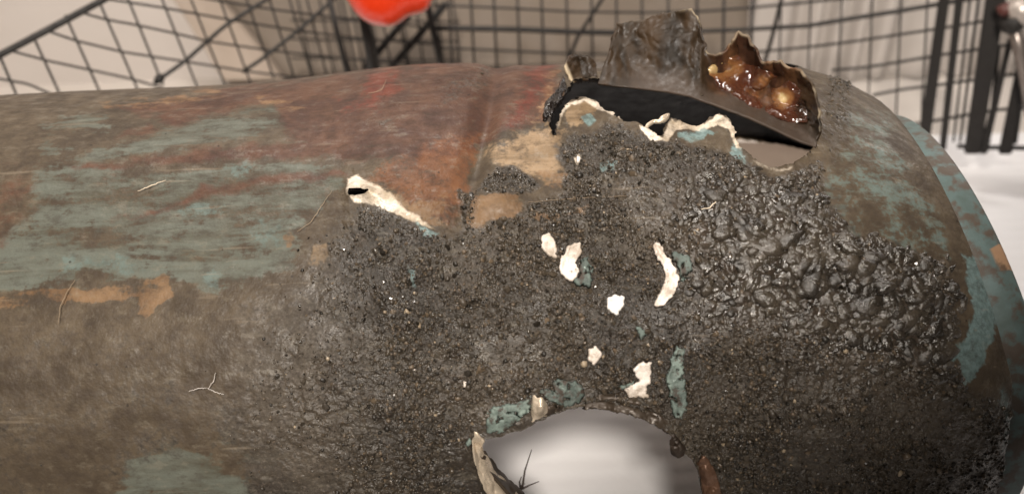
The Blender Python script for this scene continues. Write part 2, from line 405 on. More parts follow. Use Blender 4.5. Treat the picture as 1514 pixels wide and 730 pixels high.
HOLES = [(HOLE_TOP, 2.2), (HOLE_LOW, 2.0), (SLIT, 0.8)]

PAINT = [  # layer, softness px, strength, outline in the photograph
 ('teal', 16, .80, [(55,255),(130,235),(250,255),(330,245),(480,240),(505,280),(445,330),(430,400),(330,430),(250,405),(150,418),(20,428),(-40,430),(-40,380),(50,330)]),
 ('teal', 12, .70, [(140,222),(260,185),(400,150),(430,190),(330,215),(200,227),(130,230)]),
 ('teal', 10, .60, [(60,180),(160,165),(170,195),(60,235)]),
 ('azure', 9, .55, [(90,385),(150,375),(240,380),(250,400),(160,408),(90,402)]),
 ('azure', 9, .5, [(305,408),(320,395),(332,405),(330,422),(310,422)]),
 ('azure', 7, .5, [(255,310),(290,302),(330,306),(330,318),(260,322)]),
 ('azure', 7, .5, [(330,248),(365,238),(380,248),(350,262)]),
 ('azure', 8, .5, [(360,325),(420,325),(425,370),(380,378)]),
 ('teal', 6, .75, [(572,252),(600,247),(626,262),(604,272),(580,268)]),
 ('teal', 6, .75, [(460,268),(495,258),(485,290),(455,310)]),
 ('teal', 9, .3, [(1235,150),(1305,172),(1345,255),(1395,330),(1410,395),(1380,372),(1310,350),(1262,330),(1240,250)]),
 ('azure', 14, .30, [(1225,140),(1315,172),(1350,255),(1395,330),(1405,385),(1380,385),(1310,352),(1240,345),(1225,250)]),
 ('azure', 12, .48, [(1290,240),(1325,250),(1375,320),(1390,370),(1350,350),(1310,300)]),
 ('azure', 6, .55, [(1240,325),(1275,325),(1272,350),(1245,352)]),
 ('azure', 6, .55, [(1205,265),(1235,275),(1240,295),(1215,290)]),
 ('blue', 6, .95, [(1426,378),(1460,388),(1482,450),(1462,520),(1442,562),(1425,566),(1420,532),(1398,538),(1402,518),(1430,500),(1440,450)]),
 ('blue', 8, .5, [(1478,570),(1490,560),(1492,640),(1480,670)]),
 ('teal', 22, .8, [(170,740),(195,690),(255,660),(345,678),(370,740)]),
 ('teal', 14, .5, [(330,660),(430,650),(420,700),(350,700)]),
 ('rust', 12, .8, [(90,243),(200,237),(330,213),(500,203),(640,190),(640,225),(500,235),(330,240),(180,252)]),
 ('rust', 11, .8, [(165,328),(250,300),(300,275),(400,258),(500,250),(520,262),(420,274),(320,290),(240,313)]),
 ('rust', 40, .42, [(-60,245),(45,250),(50,320),(12,362),(-60,385)]),
 ('rust', 14, .85, [(160,160),(330,132),(640,90),(820,70),(840,160),(740,205),(660,240),(500,240),(420,200),(400,150),(260,185)]),
 ('rust', 9, .6, [(150,205),(220,180),(240,190),(180,212)]),
 ('ochre', 9, .45, [(150,152),(320,132),(330,142),(230,160),(160,163)]),
 ('ochre', 7, .5, [(370,140),(420,148),(455,155),(440,163),(390,156)]),
 ('ochre', 4, .75, [(-40,452),(0,440),(60,430),(130,424),(180,418),(250,405),(256,432),(232,448),(214,470),(204,462),(206,440),(130,446),(60,452),(0,462)]),
 ('ochre', 4, .6, [(418,345),(432,335),(440,355),(428,365)]),
 ('tan', 3, .75, [(462,365),(482,358),(486,378),(470,398),(455,390)]),
 ('red', 16, .62, [(535,110),(600,100),(590,140),(540,165)]),
 ('red', 16, .6, [(495,150),(560,135),(560,165),(500,170)]),
 ('red', 24, .85, [(785,104),(802,92),(820,96),(800,130),(782,165),(758,192),(748,186)]),
 ('orange', 16, .75, [(575,235),(640,205),(712,195),(690,300),(668,335),(628,330),(590,300),(545,265)]),
 ('orange', 14, .8, [(795,125),(826,105),(822,165),(800,180)]),
 ('tan', 20, .5, [(800,120),(830,105),(826,165),(812,185),(795,170)]),
 ('ochre', 7, .8, [(600,300),(660,290),(668,332),(640,336),(612,322)]),
 ('ochre', 5, .85, [(700,292),(745,288),(772,292),(772,312),(735,325),(712,335),(690,336)]),
 ('tan', 20, .8, [(742,205),(790,185),(818,172),(835,205),(830,270),(805,276),(775,252),(735,245),(725,225)]),
 ('ochre', 6, .7, [(795,255),(832,250),(832,275),(805,278)]),
 ('ochre', 4, .7, [(770,322),(830,318),(875,300),(870,315),(800,330)]),
 ('cream', 7, .95, [(516,268),(530,264),(550,272),(582,290),(612,316),(645,334),(606,330),(560,306),(520,302),(512,288)]),
 ('tan', 12, .75, [(530,266),(560,272),(600,290),(650,315),(668,334),(640,335),(600,318),(560,298)]),
 ('blue', 4, .8, [(605,322),(640,335),(655,342),(630,350)]),
 # the burnt, gritty skin
 ('crust', 14, 1., [(520,309),(560,309),(620,332),(660,347),(690,342),(760,318),(800,300),(832,285),(825,215),(850,196),(900,190),(1000,215),(1090,232),(1140,262),(1210,245),(1225,290),(1260,350),(1320,355),(1395,392),(1415,440),(1400,520),(1440,580),(1520,600),(1530,900),(620,900),(590,600),(560,420)]),
 ('crust', 105, 1., [(530,310),(640,330),(640,900),(380,900),(340,640),(360,500),(430,410)]),
 ('crust', 12, .34, [(560,80+60),(600,150),(590,160),(550,158)]),
 ('crust', 8, 1., [(730,250),(770,246),(800,275),(785,288),(740,290),(700,285)]),
 ('crust', 8, .9, [(678,285),(705,285),(705,335),(690,345)]),
 ('crust', 14, .38, [(530,175),(585,165),(590,190),(545,195)]),
 ('crust', 14, .42, [(640,125),(700,100),(740,100),(720,130),(650,160)]),
 ('crust', 14, .6, [(1225,110),(1262,106),(1260,200),(1225,250),(1215,190)]),
 ('crust', 70, .36, [(-80,490),(210,495),(335,470),(520,400),(620,640),(620,900),(-80,900)]),
 ('tan', 4, .62, [(905,262),(930,258),(938,285),(918,300),(902,292)]),
 ('tan', 4, .8, [(830,165),(845,154),(866,148),(884,160),(880,172),(858,178),(838,190)]),
 ('tan', 4, .6, [(840,325),(870,320),(872,340),(850,338)]),
 ('blue', 3, .9, [(858,174),(872,170),(880,180),(868,186)]),
 ('blue', 4, .8, [(1000,196),(1040,192),(1058,200),(1030,208),(995,208)]),
 ('blue', 5, .8, [(1078,215),(1095,222),(1100,240),(1084,240)]),
 ('blue', 5, .7, [(888,240),(915,236),(912,252),(890,256)]),
 ('blue', 5, .7, [(600,390),(612,395),(614,425),(604,420)]),
 ('cream', 3, .95, [(944,190),(968,200),(980,207),(986,190),(992,179),(1022,188),(1040,187),(1060,171),(1076,177),(1085,193),(1090,212),(1100,224),(1086,220),(1076,196),(1060,186),(1040,196),(1000,192),(986,212),(962,208)]),
 ('cream', 2.5, .6, [(818,190),(828,165),(845,152),(866,146),(884,154),(905,169),(925,181),(915,181),(880,165),(864,152),(846,158),(832,172),(824,200)]),
 ('cream', 2.5, .4, [(1108,236),(1150,252),(1174,244),(1170,250),(1148,257),(1120,248)]),
 ('cream', 3, .8, [(848,232),(856,226),(862,236),(852,246)]),
 ('tan', 5, .6, [(1352,180),(1372,192),(1428,264),(1456,330),(1478,400),(1496,470),(1488,472),(1468,410),(1444,344),(1416,276),(1380,220)]),
 ('soot', 4, .9, [(806,150),(826,140),(832,160),(822,178),(824,205),(814,200),(806,180)]),
 ('cream', 3, .45, [(1160,94),(1180,104),(1198,124),(1210,155),(1216,190),(1208,219),(1213,190),(1206,156),(1192,127),(1176,106)]),
]

PATCHES = [
 ('bare_patch', [(800,352),(812,345),(820,355),(824,385),(812,380),(800,365)], lambda: M_PALE, dict(seed=2)),
 ('bare_patch', [(828,385),(840,365),(858,362),(860,378),(850,390),(856,403),(847,418),(838,413),(828,402)], lambda: M_PALE, dict(seed=3, curl=.001)),
 ('bare_patch', [(962,362),(975,362),(985,380),(998,400),(1003,415),(995,435),(980,453),(966,453),(975,430),(984,412),(980,395),(968,378)], lambda: M_PALE, dict(seed=4, curl=.0015)),
 ('bare_patch', [(868,516),(880,512),(890,520),(886,532),(876,540),(870,530)], lambda: M_PALE, dict(seed=5)),
 ('bare_patch', [(935,545),(945,535),(962,535),(961,560),(955,574),(958,587),(930,586),(922,575),(944,563)], lambda: M_PALE, dict(seed=6)),
 ('paint_chip', [(985,365),(1005,374),(1026,384),(1022,405),(1006,421),(1002,398)], lambda: M_CHIPD, dict(lift=.0014, seed=7)),
 ('paint_chip', [(856,385),(868,378),(876,395),(876,425),(858,428),(848,418),(856,404)], lambda: M_CHIPD, dict(lift=.0012, seed=8)),
 ('paint_chip', [(990,530),(1000,508),(1012,515),(1010,550),(1017,600),(1005,618),(993,612),(984,565)], lambda: M_CHIP, dict(seed=9, curl=.001)),
 ('paint_chip', [(722,608),(740,592),(760,596),(784,584),(782,610),(745,638),(716,640)], lambda: M_CHIP, dict(seed=10, dome=.0015)),
 ('paint_chip', [(796,578),(830,558),(862,566),(866,590),(840,602),(812,592)], lambda: M_CHIPD, dict(seed=11, dome=.0015)),
 ('paint_chip', [(688,650),(697,644),(699,656),(691,660)], lambda: M_CHIP, dict(seed=12)),
 ('paint_chip', [(940,484),(950,482),(956,495),(948,502)], lambda: M_CHIP, dict(seed=13, lift=.001)),
 ('paint_chip', [(915,570),(938,560),(935,575),(920,582)], lambda: M_CHIP, dict(seed=14, lift=.001)),
 ('bare_patch', [(897,441),(909,436),(924,440),(922,454),(910,468),(899,459)], lambda: M_WHITE, dict(seed=21)),  # white patch stands in for lit paper glimpsed through a small hole
]
FLAT = [p[1] for p in PATCHES]

def build_body(root):
    du = 0.00056
    s_ = np.r_[np.linspace(-0.50, -0.335, 24)[:-1], np.arange(-0.335, 0.2089, du), np.linspace(0.209, 0.2132, 6)]
    e_ = np.radians(np.r_[np.arange(-50, 6, 1.2), np.arange(6, 118, math.degrees(du / R)), np.arange(118, 231, 1.6)])
    S, E = np.meshgrid(s_, e_, indexing='ij'); sh = S.shape
    Rr = radius(S.ravel(), E.ravel()).reshape(sh)
    P = base_pos(S, E, Rr); px, py = project(P.reshape(-1, 3)); px = px.reshape(sh); py = py.reshape(sh)
    nrm = np.stack([np.zeros(sh), -np.cos(E), np.sin(E)], -1)
    front = ((P - CAM) * nrm).sum(-1) < 0.0
    U, V = S * 1000, E * R * 1000                     # millimetres along the surface
    Sr, Er = S.copy(), E.copy()
    # --- cut the holes
    hd = np.full(sh, 1e3)
    rag = (fbm(U * 0.5, V * 0.5, seed=31, oct=3) - 0.5) * 2
    inwin = front & (np.degrees(E) > 0) & (np.degrees(E) < 124)
    for poly, amp in HOLES:
        A = np.asarray(poly); k = inwin & (px > A[:, 0].min() - 60) & (px < A[:, 0].max() + 60) & (py > A[:, 1].min() - 60) & (py < A[:, 1].max() + 60)
        d = sdf(px[k], py[k], poly) + rag[k] * amp * 1.6
        hd[k] = np.minimum(hd[k], d)
    win = np.maximum(np.maximum(161 - np.degrees(E), np.degrees(E) - 226), np.maximum(-0.10 - S, S - 0.2085) * 900) + 2.5 * (fbm(U * .12, V * .12, seed=99) - .5)
    hd = np.where(np.degrees(E) > 130, win * 1.0, hd)
    fq = grid_faces(*sh)
    hc = hd.ravel()[fq].mean(1)
    keep = hc > 0
    fq = fq[keep]
    # pull the rim vertices on to the outline so that the edge is clean
    cnt = np.zeros(S.size, int); np.add.at(cnt, fq.ravel(), 1)
    rim = (cnt > 0) & (cnt < 4) & (np.abs(hd.ravel()) < 6)
    gs = np.gradient(hd, s_, axis=0).ravel()[rim]; ge = np.gradient(hd, e_, axis=1).ravel()[rim]
    g2 = gs ** 2 + (ge / R) ** 2 + 1e-9
    hr = np.clip(hd.ravel()[rim], -2.2, 2.2)
    Sr.ravel()[rim] -= hr * gs / g2; Er.ravel()[rim] -= hr * ge / R ** 2 / g2
    # --- paint layers
    wx = px + 9 * (fbm(U * .12, V * .12, seed=5) - .5) * 2 + 3 * (fbm(U * .6, V * .6, seed=6) - .5) * 2
    wy = py + 9 * (fbm(U * .12, V * .12, seed=7) - .5) * 2 + 3 * (fbm(U * .6, V * .6, seed=8) - .5) * 2
    M = {k: np.zeros(sh) for k in LAYERS}
    near = (hd < 30)
    for lay, soft, st, poly in PAINT:
        ww = 0.35 if soft <= 3.5 else 1.0
        q = polymask(px + (wx - px) * ww, py + (wy - py) * ww, poly, soft) * st
        q = np.where(inwin, q, 0)
        M[lay] = np.maximum(M[lay], q)
        if lay in ('teal', 'tan', 'ochre', 'azure', 'cream') and soft <= 9:
            M['crust'] *= (1 - 0.0 * q)
    unseen = sm(np.degrees(E), 108, 122) + sm(np.degrees(E), 8, 0)
    M['rust'] = np.maximum(M['rust'], unseen * 0.6 * fbm(U * .03, V * .03, seed=51))
    M['crust'] = np.maximum(M['crust'], sm(np.degrees(E), 6, 0) * sm(S, -0.1, 0))
    M['crust'] *= 1 - 0.9 * polymask(wx, wy, [(170,740),(200,692),(260,664),(345,680),(375,740)], 26) * inwin
    # --- relief
    cr = M['crust'] * (1 - 0.75 * np.maximum(M['cream'], np.maximum(M['tan'], M['azure'])))
    wu = U + 1.6 * (fbm(U * .35, V * .35, seed=11) - .5) * 2; wv = V + 1.6 * (fbm(U * .35, V * .35, seed=12) - .5) * 2
    g1 = domes(wu / 2.2, wv / 2.0, 3); g2 = domes(wu / 1.4, wv / 1.3, 13)
    gmod = sm(fbm(U * .11, V * .11, seed=43, oct=3), .3, .65)
    grain = 0.85 * g1 * (0.35 + 0.65 * gmod) + 0.42 * g2 + 0.16 * facets(wu / 2.5, wv / 2.2, 301) + 0.2 * facets(wu / 5.2, wv / 4.6, 307) * gmod
    lumps = domes(wu / 6.0, wv / 5.0, 23, .30, .38); lump2 = domes(wu / 3.2, wv / 2.7, 29, .3, .4)
    blob = polymask(px, py, [(1000,330),(1050,268),(1180,262),(1250,335),(1400,395),(1440,470),(1410,545),(1300,535),(1180,490),(1060,440)], 85) * inwin
    dens = 0.25 + 0.75 * sm(fbm(U * .035, V * .035, seed=41, oct=3), 0.35, 0.55)
    lefty = sm(px, 240, 680)
    disp = cr * (1 - 0.55 * blob) * (0.10 + 0.90 * lefty) * dens * (0.0018 + 0.0014 * gmod) * (grain - 0.35)
    disp += cr * blob * (0.0028 * (lumps - 0.25) * (0.45 + 0.55 * gmod) + 0.0013 * (lump2 - .2) * (1 - .6 * lumps) + 0.0003 * (grain - .3))
    disp += 0.00035 * cr * (fbm(U * 1.2, V * 1.2, seed=61, oct=3) - .5)
    disp += 0.0004 * (fbm(U * .2, V * .2, seed=62) - .5)
    for A in FLAT: disp *= 1 - 0.92 * polymask(px, py, A, 5) * inwin
    disp += cr * 0.0016 * (fbm(U * .16, V * .16, seed=63, oct=3) - .5)
    disp *= sm(np.abs(hd), 0.5, 7) * 0.8 + 0.2
    # the rim of the holes curls out a little
    disp += 0.0020 * np.exp(-np.abs(hd) / 7.0) * (0.3 + fbm(U * .15, V * .15, seed=77))
    Rr = radius(Sr.ravel(), Er.ravel()).reshape(sh) + disp
    P = base_pos(Sr, Er, Rr).reshape(-1, 3)
    # --- the rim has thickness
    ed = np.concatenate([fq[:, [0, 1]], fq[:, [1, 2]], fq[:, [2, 3]], fq[:, [3, 0]]])
    key = np.sort(ed, 1); kk = key[:, 0].astype(np.int64) * S.size + key[:, 1]
    _, first, c = np.unique(kk, return_index=True, return_counts=True)
    be = ed[first[c == 1]]
    be = be[np.abs(hd.ravel()[be]).max(1) < 8]
    bv = np.unique(be); mp = np.full(S.size, -1); mp[bv] = np.arange(len(bv)) + S.size
    n_ = nrm.reshape(-1, 3)[bv]
    Pin = P[bv] - n_ * (0.0020 + 0.0008 * rng.random(len(bv))[:, None])
    rimq = np.stack([be[:, 0], mp[be[:, 0]], mp[be[:, 1]], be[:, 1]], -1)
    allP = np.concatenate([P, Pin]); allF = np.concatenate([fq[:, ::-1], rimq])
    M['slick'] = blob * cr
    M['matte'] = 1 - sm(px, 380, 620)
    M['grain'] = (1 - .8 * blob) * cr * (0.12 + 0.88 * lefty) * (0.45 + 0.55 * dens)
    used = np.zeros(len(allP), bool); used[allF.ravel()] = True
    re = np.cumsum(used) - 1
    # loose grit burnt on to the skin
    vi = np.unique(fq.ravel()); A_ = np.gradient(s_)[:, None] * np.gradient(e_)[None] * np.ones(sh)
    wgt = (np.clip((cr - .3) / .6, 0, 1) ** 1.5 * (0.15 + 0.85 * lefty) * (0.35 + 0.65 * gmod) * dens * (1 - .85 * blob) * A_ * inwin * sm(np.abs(hd), 3, 9) * (py < 800)).ravel()[vi]
    for A in FLAT: wgt *= (1 - polymask(px.ravel()[vi], py.ravel()[vi], A, 2)) ** 2
    N = 21000; pick = vi[np.searchsorted(np.cumsum(wgt) / wgt.sum(), rng.random(N))]
    rad = np.clip(0.00052 * np.exp(0.42 * rng.standard_normal(N)), .00025, .0017)
    rad *= (.55 + .45 * lefty.ravel()[pick])
    cen = P[pick] + nrm.reshape(-1, 3)[pick] * (rad * (rng.random(N) * .62 - .62))[:, None] + rng.normal(0, .0003, (N, 3))
    g_ = (1 + 5 ** .5) / 2
    ico = np.array([(-1,g_,0),(1,g_,0),(-1,-g_,0),(1,-g_,0),(0,-1,g_),(0,1,g_),(0,-1,-g_),(0,1,-g_),(g_,0,-1),(g_,0,1),(-g_,0,-1),(-g_,0,1)]) / 1.9
    icf = np.array([(0,11,5),(0,5,1),(0,1,7),(0,7,10),(0,10,11),(1,5,9),(5,11,4),(11,10,2),(10,7,6),(7,1,8),(3,9,4),(3,4,2),(3,2,6),(3,6,8),(3,8,9),(4,9,5),(2,4,11),(6,2,10),(8,6,7),(9,8,1)])
    Q = rng.standard_normal((N, 4)); Q /= np.linalg.norm(Q, axis=1)[:, None]; w_, x_, y_, z_ = Q.T
    RM = np.stack([1-2*(y_*y_+z_*z_), 2*(x_*y_-z_*w_), 2*(x_*z_+y_*w_), 2*(x_*y_+z_*w_), 1-2*(x_*x_+z_*z_), 2*(y_*z_-x_*w_), 2*(x_*z_-y_*w_), 2*(y_*z_+x_*w_), 1-2*(x_*x_+y_*y_)], -1).reshape(N, 3, 3)
    loc = ico[None] * (rad[:, None] * (0.6 + 0.8 * rng.random((N, 3))))[:, None, :] * (0.75 + 0.5 * rng.random((N, 12, 1)))
    GV = np.einsum('nij,nkj->nki', RM, loc) + cen[:, None]
    GF = icf[None] + (np.arange(N) * 12)[:, None, None]
    gm = mesh_np('grit', GV.reshape(-1, 3), GF.reshape(-1, 3)); sf = np.repeat(rng.random(N) < .6, 20); gm.polygons.foreach_set('use_smooth', sf)
    attr(gm, 'tone', np.repeat(rng.random(N), 12)); attr(gm, 'gloss', np.repeat(rng.random(N) ** 2.2, 12))
    tag(link('grit', gm, root, M_GRIT), kind='stuff')
    # molten blisters right of the middle
    wb = (cr * blob ** 1.2 * A_ * inwin * sm(np.abs(hd), 6, 16) * (0.25 + 0.75 * sm(fbm(U * .05, V * .05, seed=88), .35, .6))).ravel()[vi]
    for A in FLAT: wb *= (1 - polymask(px.ravel()[vi], py.ravel()[vi], A, 3)) ** 2
    bmi = bmesh.new(); bmesh.ops.create_icosphere(bmi, subdivisions=2, radius=1); bmi.verts.ensure_lookup_table()
    SV = np.array([v.co[:] for v in bmi.verts]); SF = np.array([[v.index for v in f.verts] for f in bmi.faces]); bmi.free()
    NB = 1700; pb = vi[np.searchsorted(np.cumsum(wb) / wb.sum(), rng.random(NB))]
    rb = (0.45 + 0.55 * blob.ravel()[pb]) * np.clip(0.0019 * np.exp(0.45 * rng.standard_normal(NB)), .0006, .0042)
    n0 = nrm.reshape(-1, 3)[pb]; tx = np.tile([1., 0, 0], (NB, 1)); ty = np.cross(n0, tx); an = rng.normal(0.35, .7, NB)[:, None]
    t1 = np.cos(an) * tx + np.sin(an) * ty; t2 = np.cross(n0, t1)
    sc1 = rb * (1 + .8 * rng.random(NB)); sc2 = rb * (.7 + .4 * rng.random(NB)); sc3 = rb * (.42 + .25 * rng.random(NB))
    ph = rng.random((NB, 1)) * 50
    wob = 1 + .20 * np.sin(SV[None, :, 0] * 2.2 + ph) * np.cos(SV[None, :, 1] * 2.9 + ph * 1.7) + .10 * np.sin(SV[None, :, 1] * 3 + SV[None, :, 0] * 2.6 + ph * 2.3)
    BV = (P[pb] - n0 * (rb * (.16 + .20 * rng.random(NB)))[:, None])[:, None] + wob[..., None] * (SV[None, :, 0:1] * (t1 * sc1[:, None])[:, None] + SV[None, :, 1:2] * (t2 * sc2[:, None])[:, None] + SV[None, :, 2:3] * (n0 * sc3[:, None])[:, None])
    BF = SF[None] + (np.arange(NB) * len(SV))[:, None, None]
    tag(link('melted_lumps', mesh_np('melted_lumps', BV.reshape(-1, 3), BF.reshape(-1, 3)), root, M_LUMP), kind='stuff')
    me = mesh_np('body', allP[used], re[allF])
    for k in LAYERS + ['grain', 'matte', 'slick']:
        a = M[k].ravel(); a = np.concatenate([a, a[bv]])
        if k == 'crust': a = np.concatenate([M[k].ravel(), M[k].ravel()[bv] * 0])
        if k == 'tan': a = np.concatenate([M[k].ravel(), np.maximum(M[k].ravel()[bv], 0.55)])
        attr(me, k, a[used])
    return link('body', me, root, M_BODY)

cyl = empty('steel_cylinder', (0, 0, 0))
tag(cyl, 'burst rusty steel cylinder with torn holes and peeling teal paint lying on white paper', 'metal cylinder')
build_body(cyl)

def disc(name, x, r, parent, mat):
    bm = bmesh.new(); c = bm.verts.new((x - (.01 if x > 0 else 0), 0, ZC)); ring = []
    for k in range(64):
        a = math.radians(-50 + 280 * k / 63); ring.append(bm.verts.new((x + float(tilt(x, a)), -r * math.cos(a), ZC + r * math.sin(a))))
    for k in range(63): bm.faces.new((c, ring[k], ring[k + 1]))
    me = bpy.data.meshes.new(name); bm.to_mesh(me); bm.free(); return link(name, me, parent, mat)
M_INNER = simple('rusty_end_plate', lin(96, 76, 62), 0.6, 0, 0.3, 40, 0.3, 300)
disc('end_plate', 0.2125, 0.1175, cyl, M_INNER)
disc('end_plate', -0.497, 0.1495, cyl, M_INNER)

def ring_material():
    s = NT('teal_painted_ring'); blot = s.noise(34, 6, 0.65); f = s.noise(130, 6)
    col = s.mix(s.rng(blot, 0.3, 0.7), lin(72, 86, 82), lin(98, 118, 118))
    col = s.mix(s.rng(s.attr('bare'), 0.4, 0.6), col, s.mix(f, lin(140, 108, 82), lin(160, 130, 102)))
    col = s.mix(s.rng(s.math('ADD', s.math('MULTIPLY', f, .5), s.math('MULTIPLY', blot, .5)), 0.47, 0.56, 0, 0.85), col, lin(78, 60, 47))
    s.put(s.b.inputs['Base Color'], col); s.b.inputs['Roughness'].default_value = 0.6
    s.bump(f, 0.3, 0.0015); return s.m
def foot_ring(parent):
    prf = [(0.206, 0.110), (0.212, 0.1165), (0.222, 0.1190), (0.2310, 0.1200), (0.2325, 0.1190), (0.2325, 0.1170), (0.2310, 0.1160), (0.212, 0.1130)]
    n = 140; A = np.radians(np.linspace(-50, 230, n)); V = []
    for x, r in prf:
        V.append(np.stack([x + tilt(x, A), -r * np.cos(A), ZC + r * np.sin(A)], -1))
    V = np.concatenate(V); me = mesh_np('foot_ring', V, grid_faces(len(prf), n))
    px, py = project(V)
    attr(me, 'bare', sm(sdf(px, py + 4 * np.sin(px), [(1462,378),(1490,350),(1515,352),(1512,385),(1490,400),(1484,430),(1470,415)]), 4, -4))
    return link('foot_ring', me, parent, ring_material())
foot_ring(cyl)

# ------------------------------------------------------------------ torn sheet round the holes
def flap(name, cols, nu, nv, lean, cup, mat, parent, thick=0.0013, crinkle=0.0012, seed=1, hoff=0.0, attrs=None, drop=0.0, fold=0.0):
    """sheet from a foot line on the cylinder (hx,hy) to a free edge (tx,ty); lean = how far the free edge lies behind the foot"""
    C = resample(cols, nu); hx, hy, tx, ty = C[:, 0], C[:, 1], C[:, 2], C[:, 3]
    le = C[:, 4] if C.shape[1] > 4 else np.full(nu, lean)
    cu = C[:, 5] if C.shape[1] > 5 else np.full(nu, cup)
    _, th, _, _ = surf(hx, hy, hoff)
    hy = hy + drop * sm(hx, 1215, 1180)
    v = np.linspace(0, 1, nv)[None]; u = np.linspace(0, 1, nu)[:, None] + 0 * v
    v = v + 0 * u
    X = hx[:, None] * (1 - v) + tx[:, None] * v; Y = hy[:, None] * (1 - v) + ty[:, None] * v
    T = th[:, None] + le[:, None] * v + cu[:, None] * np.sin(np.pi * v) ** 1.0
    T = T + crinkle * 2 * (fbm(X / 14, Y / 14, seed=seed, oct=4) - .5) * sm(v, 0, 0.2) + crinkle * 2.5 * (fbm(X / 40, Y / 40, seed=seed + 3, oct=2) - .5) * sm(v, 0, 0.3)
    edge = sm(v, 0.8, 1.0)
    T = T + fold * (fbm(X / 30 + 2, Y / 55, seed=seed + 8, oct=3) - .5) * sm(v, 0.05, 0.5)
    X = X + fold * 1500 * (fbm(X / 18, Y / 16, seed=seed + 9, oct=3) - .5) * sm(v, 0.1, 0.5)
    Y = Y + edge * 11 * (fbm(X / 7, Y * 0 + 3.3, seed=seed + 5, oct=4) - .5)
    d = _fw + _rt * ((X - PW / 2) / F)[..., None] - _up * ((Y - PH / 2) / F)[..., None]
    P = CAM + T[..., None] * d
    me = mesh_np(name, P.reshape(-1, 3), grid_faces(nu, nv))
    if attrs:
        for k, fn in attrs.items(): attr(me, k, fn(X, Y, u, v).ravel())
    o = link(name, me, parent, mat)
    if thick:
        m = o.modifiers.new('thickness', 'SOLIDIFY'); m.thickness = thick; m.offset = 0
    return o
FL = [(884,121,900,80,.012,.0),(893,122,908,50,.014,.002),(905,124,912,34,.016,.004),(930,126,945,30,.016,.006),(955,129,962,26,.016,.006),(985,133,1000,17,.016,.004),(1005,137,1023,15,.014,.004),(1020,140,1036,35,.014,.004),(1035,146,1040,58,.012,.004),(1045,149,1046,74,.013,.007),
      (1055,152,1058,82,.014,.010),(1068,157,1074,72,.016,.014),(1078,161,1081,58,.016,.016),(1088,164,1089,48,.016,.017),(1095,167,1106,54,.014,.018),(1104,170,1116,74,.014,.018),(1115,175,1125,92,.012,.018),(1135,184,1155,92,.010,.018),(1160,196,1184,104,.008,.016),(1180,205,1201,125,.004,.012),(1195,212,1212,160,.002,.006),(1206,218,1215,195,.0,.001)]
flap('torn_flap', FL, 190, 60, 0, 0, M_FLAP, cyl, 0.0012, 0.0010, 3, drop=4.0, hoff=0.0015, fold=0.007, attrs={
    'amber': lambda X, Y, u, v: sm(X, 1035, 1070) * sm(X, 1195, 1165) * sm(v, .12, .3),
    'band': lambda X, Y, u, v: sm(v, .30, .14) * sm(X, 900, 960) * .8,
    'edge': lambda X, Y, u, v: sm(v, .962, .998) * (0.05 + .3 * sm(X, 1000, 1020) + .45 * sm(X, 1014, 1024) * sm(X, 1050, 1044)) * sm(fbm(X / 12, Y / 12, seed=17), .38, .62)})
flap('curled_lip', [(846,124,834,100,.004,0),(854,121,842,82,.006,.002),(864,119,852,78,.008,.004),(874,119,864,84,.008,.004),(884,120,880,90,.008,.002)], 40, 24, 0, 0,
     M_FLAP, cyl, 0.0015, 0.003, 9, attrs={'amber': lambda X, Y, u, v: 0 * X, 'band': lambda X, Y, u, v: 0 * X, 'edge': lambda X, Y, u, v: sm(u, .12, .02)})
flap('charred_lip', [(812,200,806,186,.002,0),(812,180,803,166,.002,0),(818,163,808,152,.002,0),(828,150,826,132,.002,0),(838,137,832,112,.004,0)], 40, 16, 0, 0,
     simple('black_charred_edge', lin(34, 29, 26), 0.22, 0.2, 0.4, 150, 0.8, 300), cyl, 0.0018, 0.004, 15)
# bright folded strip down the left side of the lower hole
flap('folded_strip', [(702,636,716,650,.0,0),(697,652,712,660,.004,0),(702,690,730,694,.010,-.002),(716,725,758,726,.014,-.003),(726,750,786,752,.016,-.003),(740,790,810,790,.016,-.003)], 80, 30, 0, 0,
     M_METAL, cyl, 0.0012, 0.0022, 21)
flap('inner_fold', [(706,668,716,668,.006,0),(716,690,742,700,.014,0),(736,712,776,730,.018,0),(760,740,800,760,.02,0)], 40, 16, 0, 0, M_FOLD, cyl, 0.0012, 0.003, 25, hoff=-0.004)
flap('rusty_curl', [(1030,684,1040,674,-.003,-.002),(1036,705,1054,692,-.004,-.003),(1040,735,1064,722,-.005,-.003),(1044,775,1072,765,-.005,-.003)], 40, 20, 0, 0,
     simple('rusty_curl_steel', lin(112, 84, 66), 0.32, 0.35, 0.45, 140, 0.7, 320), cyl, 0.0014, 0.0024, 27)
flap('burnt_tatter', [(996,640,990,652,.001,0),(1002,648,994,668,.001,-.001),(1008,656,1004,676,.001,-.001),(1012,662,1010,668,.001,0)], 30, 16, 0, 0,
     simple('burnt_tatter', lin(58, 48, 40), 0.4, 0.2, 0.5, 160, 0.8, 350), cyl, 0.0016, 0.003, 29)
flap('folded_edge', [(866,597,862,603,-.001,.0),(898,593,894,604,-.0015,-.0005),(938,600,934,613,-.002,-.0008),(974,613,968,627,-.0015,-.0005),(996,632,990,642,-.001,.0)], 90, 20, 0, 0, M_FOLD, cyl, 0.0016, 0.0011, 33)
flap('folded_edge', [(880,584,882,590,-.001,.0),(912,582,914,591,-.002,-.0008),(950,591,948,600,-.0015,-.0006),(976,600,972,608,-.001,.0)], 60, 14, 0, 0, M_FOLD, cyl, 0.0012, 0.0011, 35)
flap('bright_curl', [(784,624,788,600,-.002,0),(792,620,790,587,-.004,-.003),(800,616,800,588,-.005,-.004),(808,614,808,600,-.003,-.002)], 30, 24, 0, 0, M_METAL, cyl, 0.0014, 0.0018, 37)
